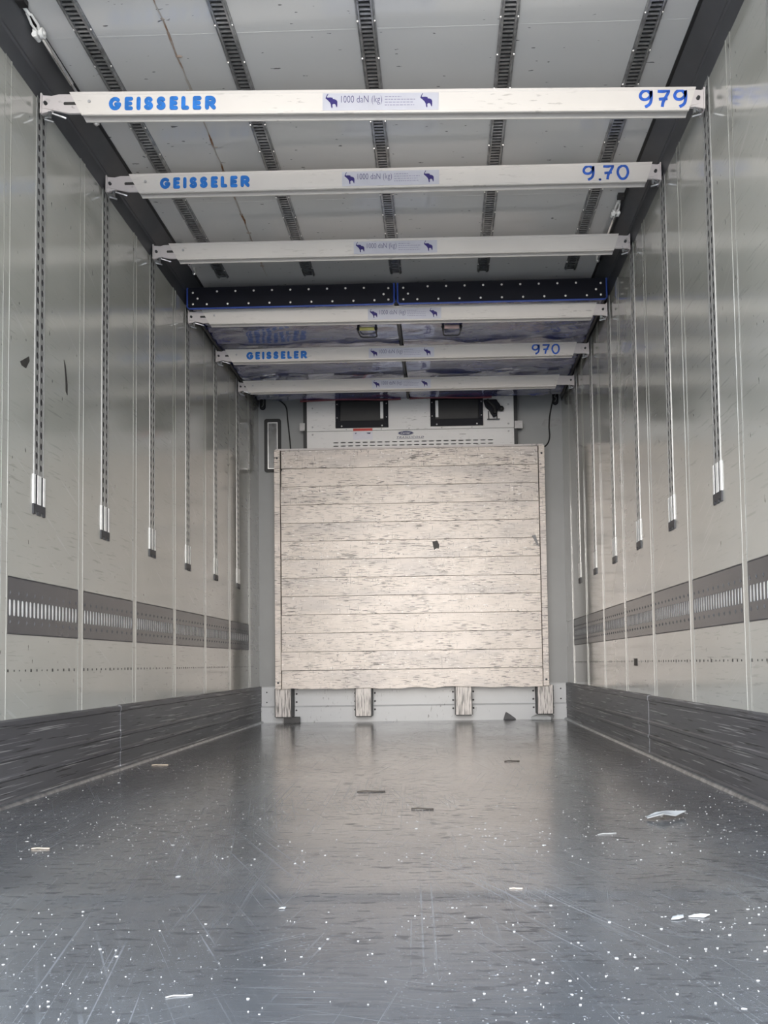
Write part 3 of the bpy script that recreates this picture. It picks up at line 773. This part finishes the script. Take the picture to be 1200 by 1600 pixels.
for idx, (a, b_) in enumerate(OPN):
    z0, z1 = ZM+.022, 2.572
    mb = MB(); bw = .036
    mb.box(a, b_, -.018, .03, z0, z0+.055); mb.box(a, b_, -.018, .03, z1-.022, z1)
    mb.box(a, a+bw, -.018, .03, z0+.055, z1-.022); mb.box(b_-bw, b_, -.018, .03, z0+.055, z1-.022)
    fo = mb.build('fan_opening', MT['header'], un, bevel=.003)
    mb = MB(); mb.box(a+bw, b_-bw, .08, .09, z0+.055, z1-.022); mb.build('dark_interior', MT['black'], fo)
    mb = MB()
    for k in range(12):
        x = a+.06+k*(b_-a-.12)/11
        mb.box(x-.006, x+.006, .04, .05, z0+.06, z1-.03)
    for z in (z0+.10, z0+.15): mb.box(a+bw, b_-bw, .046, .052, z-.003, z+.003)
    mb.build('guard_grille', MT['post'], fo)
    bx = b_-.052 if idx == 0 else a+.052
    mb = MB(); mb.box(bx-.012, bx+.012, -.004, .02, z0+.075, z1-.03); q_ = mb.build('white_spacer', MT['white'], fo, bevel=.003)
    mb = MB()
    for x in (a+.05, b_-.05): mb.ball((x, -.018, z0+.012), .007, 8, 4, (1, .5, 1))
    for z in (z0+.08, z1-.05):
        for x in (a+.014, b_-.014): mb.ball((x, -.018, z), .005, 8, 4, (1, .5, 1))
    mb.build('bolt', MT['post'], fo)
# badge, word mark, tags
mb = MB(); mb.prism([(-.027+.062*math.cos(2*math.pi*k/32), 2.284+.019*math.sin(2*math.pi*k/32)) for k in range(32)], -.006, -.001, 'y')
bd = mb.build('badge', MT['navy'], un)
mb = MB(); ring = [(-.027+.059*math.cos(2*math.pi*k/32), -.0062, 2.284+.0165*math.sin(2*math.pi*k/32)) for k in range(32)]
mb.tube(ring, .0009, 6, True); mb.build('badge_rim', MT['white'], bd)
text_mesh('badge_lettering', 'Carrier', .03, MT['white'], bd, (-.066, -.0064, 2.276), width=.076, height=.017, shear=.3)
text_mesh('word_mark', 'TRANSICOLD', .03, MT['navy'], un, (-.099, -.0025, 2.244), width=.216, height=.014, shear=.25, space=1.25, offset=.0006)
mb = MB(); mb.box(-.10, .117, -.003, -.001, 2.2375, 2.2395); mb.build('word_mark_line', MT['navy'], un)
mb = MB(); mb.box(-.445, -.292, -.006, -.001, 2.308, 2.328); rt = mb.build('red_tag', MT['red'], un)
mb = MB(); mb.box(-.446, -.290, -.004, -.001, 2.238, 2.302); rt = mb.build('rating_sticker', MT['sticker'], un)
mb = MB(); mb.prism([(-.432, 2.292), (-.418, 2.294), (-.424, 2.282)], -.005, -.003, 'y'); mb.prism([(-.34, 2.293), (-.305, 2.294), (-.312, 2.282), (-.332, 2.286)], -.005, -.003, 'y')
mb.build('arrow_print', MT['navy'], rt)
for x0, x1, z in ((-.872, -.832, 2.35), (.838, .90, 2.335)):
    mb = MB(); mb.box(x0, x1, -.003, .004, z-.03, z+.03); mb.build('side_clip', MT['post'], un)
# black bracket and drain flap hanging over the unit's right side
hb = thing('hanging_strap', 'black crumpled strap hanging beside the right fan opening', 'strap', (.62, 6.560, 2.52))
mb = MB()
mb.prism([(-.03, .008), (.075, .01), (.085, -.01), (.10, -.03), (.115, -.06), (.10, -.085), (.085, -.075), (.075, -.12), (.05, -.135), (.035, -.11), (.02, -.08), (-.01, -.05), (-.022, -.02)], -.03, .0, 'y')
o = mb.build('flap', MT['header'], hb, bevel=.006)
mb = MB(); mb.tube(smooth_pts([(.0, -.035, .0), (.03, -.045, -.03), (.055, -.04, -.06), (.06, -.04, -.11)], 4), .014, 8); mb.ball((.112, -.02, -.065), .022, 10, 6)
mb.build('hose_end', MT['black'], hb, smooth=True)
mb = MB()
for x in (.01, .075): mb.tube([(x, -.01, -.08), (x+.003, -.01, -.145)], .004, 6)
mb.tube([(.0, -.01, -.145), (.10, -.01, -.145)], .004, 6)
mb.build('wire_clip', MT['black'], hb)

# ------------------------------------------------------------------ front wall fittings
vg = thing('vent_grille', 'tall narrow vent with black frame on the front wall left of bulkhead', 'vent', (-1.112, YE, 2.235))
hw, hh = .068, .218
mb = MB()
def rrect(w_, h_, r_, n=5):
    p = []
    for cx_, cz_, a0 in ((w_-r_, h_-r_, 0), (-w_+r_, h_-r_, 90), (-w_+r_, -h_+r_, 180), (w_-r_, -h_+r_, 270)):
        for k in range(n): t_ = R(a0+90*k/(n-1)); p.append((cx_+r_*math.cos(t_), cz_+r_*math.sin(t_)))
    return p
def ring_plate(mb, out, inn, y0, y1):
    n = len(out); P = [(u, y0, v) for u, v in out]+[(u, y0, v) for u, v in inn]+[(u, y1, v) for u, v in out]+[(u, y1, v) for u, v in inn]
    fs = []
    for k in range(n):
        l = (k+1) % n
        fs += [(k, l, n+l, n+k), (2*n+k, 2*n+l, l, k), (n+k, n+l, 3*n+l, 3*n+k)]
    mb.add(P, fs)
ring_plate(mb, rrect(hw, hh, .018), rrect(hw-.026, hh-.026, .006), -.014, 0); mb.build('frame', MT['black'], vg)
mb = MB(); ring_plate(mb, rrect(hw-.026, hh-.026, .004), rrect(hw-.034, hh-.034, .003), -.010, 0); mb.build('inner_trim', MT['alu'], vg)
mb = MB()
for k in range(7): x = -.032+k*.064/6; mb.box(x-.0015, x+.0015, -.006, -.004, -hh+.03, hh-.03)
for k in range(36): z = -hh+.036+k*(2*hh-.072)/35; mb.box(-.034, .034, -.0065, -.0045, z-.0015, z+.0015)
mb.build('mesh', MT['galv'], vg)
mb = MB(); mb.box(-.036, .036, -.002, -.0005, -hh+.03, hh-.03); mb.build('dark_backing', MT['tape'], vg)
hk = None
for sd, x, z in ((-1, -1.193, 2.586), (1, 1.180, 2.578)):
    lab = 'black oval hook recess at the top %s corner of the front wall' % ('left' if sd < 0 else 'right')
    r = thing('hook_recess', lab, 'hook', (x, YE, z), group='oval hook recesses on the front wall')
    mb = MB(); ring_plate(mb, rrect(.024, .056, .0235, 7), rrect(.018, .050, .0175, 7), -.008, 0); mb.build('rim', MT['header'], r)
    mb = MB(); mb.prism(rrect(.019, .051, .018, 7), -.003, -.0005, 'y'); mb.build('pocket', MT['black'], r)
    mb = MB(); mb.tube(smooth_pts([(.006, -.005, .03), (-.008*sd, -.012, .012), (.006, -.016, .0), (.004, -.012, -.02), (-.006, -.006, -.028)], 4), .004, 6); mb.build('hook', MT['galv'], r)
def cable(pts, lab):
    mb = MB(); mb.tube(smooth_pts(pts, 6), .0055, 8); tag(mb.build('cable', MT['black'], smooth=True), lab, 'cable', 'cables on the front wall')
cable([(-1.13, YE-.007, 2.66), (-1.10, YE-.007, 2.63), (-1.04, YE-.007, 2.595), (-1.0, YE-.007, 2.545), (-.99, YE-.007, 2.45), (-.975, YE-.007, 2.3), (-.962, YE-.007, 2.14)], 'thin black cable running down left of the refrigeration unit')
cable([(1.185, YE-.007, 2.66), (1.165, YE-.007, 2.58), (1.135, YE-.007, 2.45), (1.125, YE-.007, 2.35), (1.128, YE-.007, 2.26), (1.105, YE-.007, 2.20), (1.06, YE-.007, 2.175), (1.0, YE-.007, 2.172)], 'thin black cable running down right of the refrigeration unit')
mb = MB(); mb.prism([(1.06, 2.345), (1.085, 2.405), (1.20, 2.415), (1.225, 2.40), (1.225, 2.355), (1.15, 2.345)], YE-.002, YE, 'y')
tag(mb.build('tape_strip', plain('grey_tape', (.26, .26, .26), .5)), 'smudged grey tape strip on the front wall, right of the cooling unit', 'tape')

# ------------------------------------------------------------------ things on the floor
rnd = random.Random(7)
def scrap(name, lab, cat, x, y, poly, mat, h=.004, lift=.0, rough_=.003, group=None):
    """small crumpled flat piece with real thickness"""
    n = len(poly); cxm = sum(p[0] for p in poly)/n; cym = sum(p[1] for p in poly)/n
    P = [(p[0], p[1], .0005+rnd.uniform(0, rough_)+lift*i_/n) for i_, p in enumerate(poly)]+[(cxm, cym, .001+rough_)]
    Q = [(a, b_, c_+h) for a, b_, c_ in P]
    mb = MB(); fs = []
    for k in range(n):
        l = (k+1) % n
        fs += [(k, l, n), (n+1+l, n+1+k, n+1+n), (k, l, n+1+l, n+1+k)]
    mb.add(P+Q, fs); o = mb.build(name, mat); o.location = (x, y, 0)
    return tag(o, lab, cat, group)
scrap('plastic_scrap', 'crumpled grey scrap of plastic film on the floor near the right wall', 'scrap', .865, 2.42,
      [(-.062,-.02),(-.058,.01),(-.03,.018),(-.015,.005),(.0,.03),(.03,.035),(.062,.055),(.058,.02),(.02,-.01),(-.02,-.03)], MT['paper'], .002, .012, .02)
def stick(lab, x, y, L, ang, r, mat, name='splinter', cat='splinter'):
    r *= .6; mb = MB(); d = Vector((math.cos(ang), math.sin(ang), 0))
    nv = Vector((-d.y, d.x, 0))*L*.06
    p = [Vector((0,0,r))-d*L/2, Vector((0,0,r))-d*L*.2+nv+Vector((0, 0, r*.5)), Vector((0,0,r))+d*L*.2, Vector((0,0,r))+d*L/2]
    mb.tube([tuple(q) for q in p], r, 6); o = mb.build(name, mat); o.location = (x, y, .003 if 1.6 < y < 1.85 else 0); tag(o, lab, cat)
stick('pale wooden splinter on the floor at the bottom of the photo, left of centre', -.138, 1.168, .036, .25, .0016, MT['chip'])
stick('curved pale splinter on the floor close to the left skirting', -1.079, 3.873, .075, .1, .004, MT['wood'])
stick('short pale splinter on the left part of the floor, left foreground', -.786, 2.111, .045, .05, .003, MT['wood'])
stick('dark twig lying on the bright middle of the floor', .163, 2.625, .07, -.1, .004, MT['twig'])
stick('long dark splinter on the bright floor left of the dark twig', -.027, 2.99, .10, .05, .004, MT['twig'])
stick('dark splinter far back on the floor, right of centre', .544, 3.858, .07, .15, .004, MT['twig'])
stick('thin pale splinter on the floor below the crumpled plastic scrap', .655, 2.225, .055, .35, .002, MT['chip'])
stick('tan splinter on the floor at the right edge of the bright area', .37, 1.69, .026, .05, .002, MT['wood'])
scrap('paint_chip', 'larger pale pointed chip on the right foreground floor', 'chip', .675, 1.51, [(-.018,-.002),(-.005,.008),(.014,.007),(.02,.0),(.008,-.008)], MT['chip'], .0015)
scrap('paint_chip', 'pale chip just left of the larger pointed chip on the right floor', 'chip', .636, 1.498, [(-.014,-.008),(-.008,.004),(.012,.01),(.010,.0),(.0,-.006)], MT['paper'], .0015)
scrap('paint_chip', 'small white chip at the left border of the bright floor reflection', 'chip', -.074, 1.58, [(-.006,-.004),(-.003,.005),(.006,.004),(.005,-.004)], MT['paper'], .0012, 0, .001)
scrap('paint_chip', 'round white chip on the floor left of the bright reflection', 'chip', -.345, 1.82, [(-.005,-.004),(-.004,.005),(.004,.005),(.005,-.003)], MT['paper'], .0015, 0, .001)
mb = MB(); mb.prism([(-.05, .0), (-.035, .05), (-.028, .062), (.0, .045), (.045, .012), (.05, 0)], -.006, .006, 'y'); mb.prism([(-.045, .0), (.045, 0), (.03, .006), (-.03, .006)], -.05, .004, 'y')
o = mb.build('rubber_scrap', MT['dark'], bevel=.002); o.location = (.76, 6.655, 0); tag(o, 'dark folded rubber scrap standing against the front kick plate', 'scrap')
scrap('plastic_scrap', 'crumpled pale plastic at the foot of the rightmost bulkhead block', 'scrap', 1.01, 6.58, [(-.09,-.02),(-.05,.03),(.0,.01),(.05,.035),(.09,.01),(.06,-.03),(.0,-.02)], MT['paper'], .02, 0, .03)
scrap('rubber_scrap', 'black rubber lump under the leftmost bulkhead block', 'scrap', -.955, 6.60, [(-.06,-.025),(-.06,.03),(.06,.03),(.065,-.02)], MT['black'], .045, 0, .004)
# scattered specks
mb = MB(); rnd = random.Random(21); cnt = 0
while cnt < 2600:
    y = .9+3.4*rnd.random()**1.6; x = rnd.uniform(-1.18, 1.18)
    if 1.59 < y < 1.91: continue
    dens = .35+.65*max(0, min(1, (abs(x-.05)-.15)/.4))
    if x > .3: dens *= 1.25
    if rnd.random() > dens*(1 if y < 2.7 else .45): continue
    s_ = (.0006+.0018*rnd.random()**2.5)*(1 if rnd.random() < .97 else 2.0); n = rnd.choice((4, 5, 6)); a0 = rnd.random()*6
    el = rnd.uniform(.35, 1.0); s_ *= 1.15
    poly = [(x+s_*rnd.uniform(.7, 1.2)*math.cos(a0+2*math.pi*k/n), y+s_*el*rnd.uniform(.7, 1.2)*math.sin(a0+2*math.pi*k/n)) for k in range(n)]
    mb.prism(poly, 0.0, rnd.uniform(.0006, .0016), 'z'); cnt += 1
tag(mb.build('debris_specks', MT['chip']), 'tiny pale specks of debris scattered over the dark floor', 'debris', None, 'stuff')
# torn marks stuck to the walls
def patch(lab, x, y, z, poly, sd):
    mb = MB(); mb.prism([(y+a, z+b_) for a, b_ in poly], sd*(W-.002), sd*W, 'x'); tag(mb.build('tape_patch', MT['tape']), lab, 'tape')
patch('dark torn tape patch on the left wall, left of the nearest upright', 0, 2.885, 1.55, [(-.03,-.02),(.0,.0),(.03,.02),(.035,.005),(.01,-.03),(-.02,-.03)], -1)
patch('dark tape patch on the left wall, right of the nearest upright', 0, 3.205, 1.60, [(-.012,.06),(.004,.04),(.02,-.03),(.02,-.07),(.005,-.06),(.0,.0)], -1)
patch('small dark square patch low on the right wall, below the lashing plates', 0, 4.337, .443, [(-.03,-.018),(-.03,.02),(.04,.02),(.04,-.018)], 1)
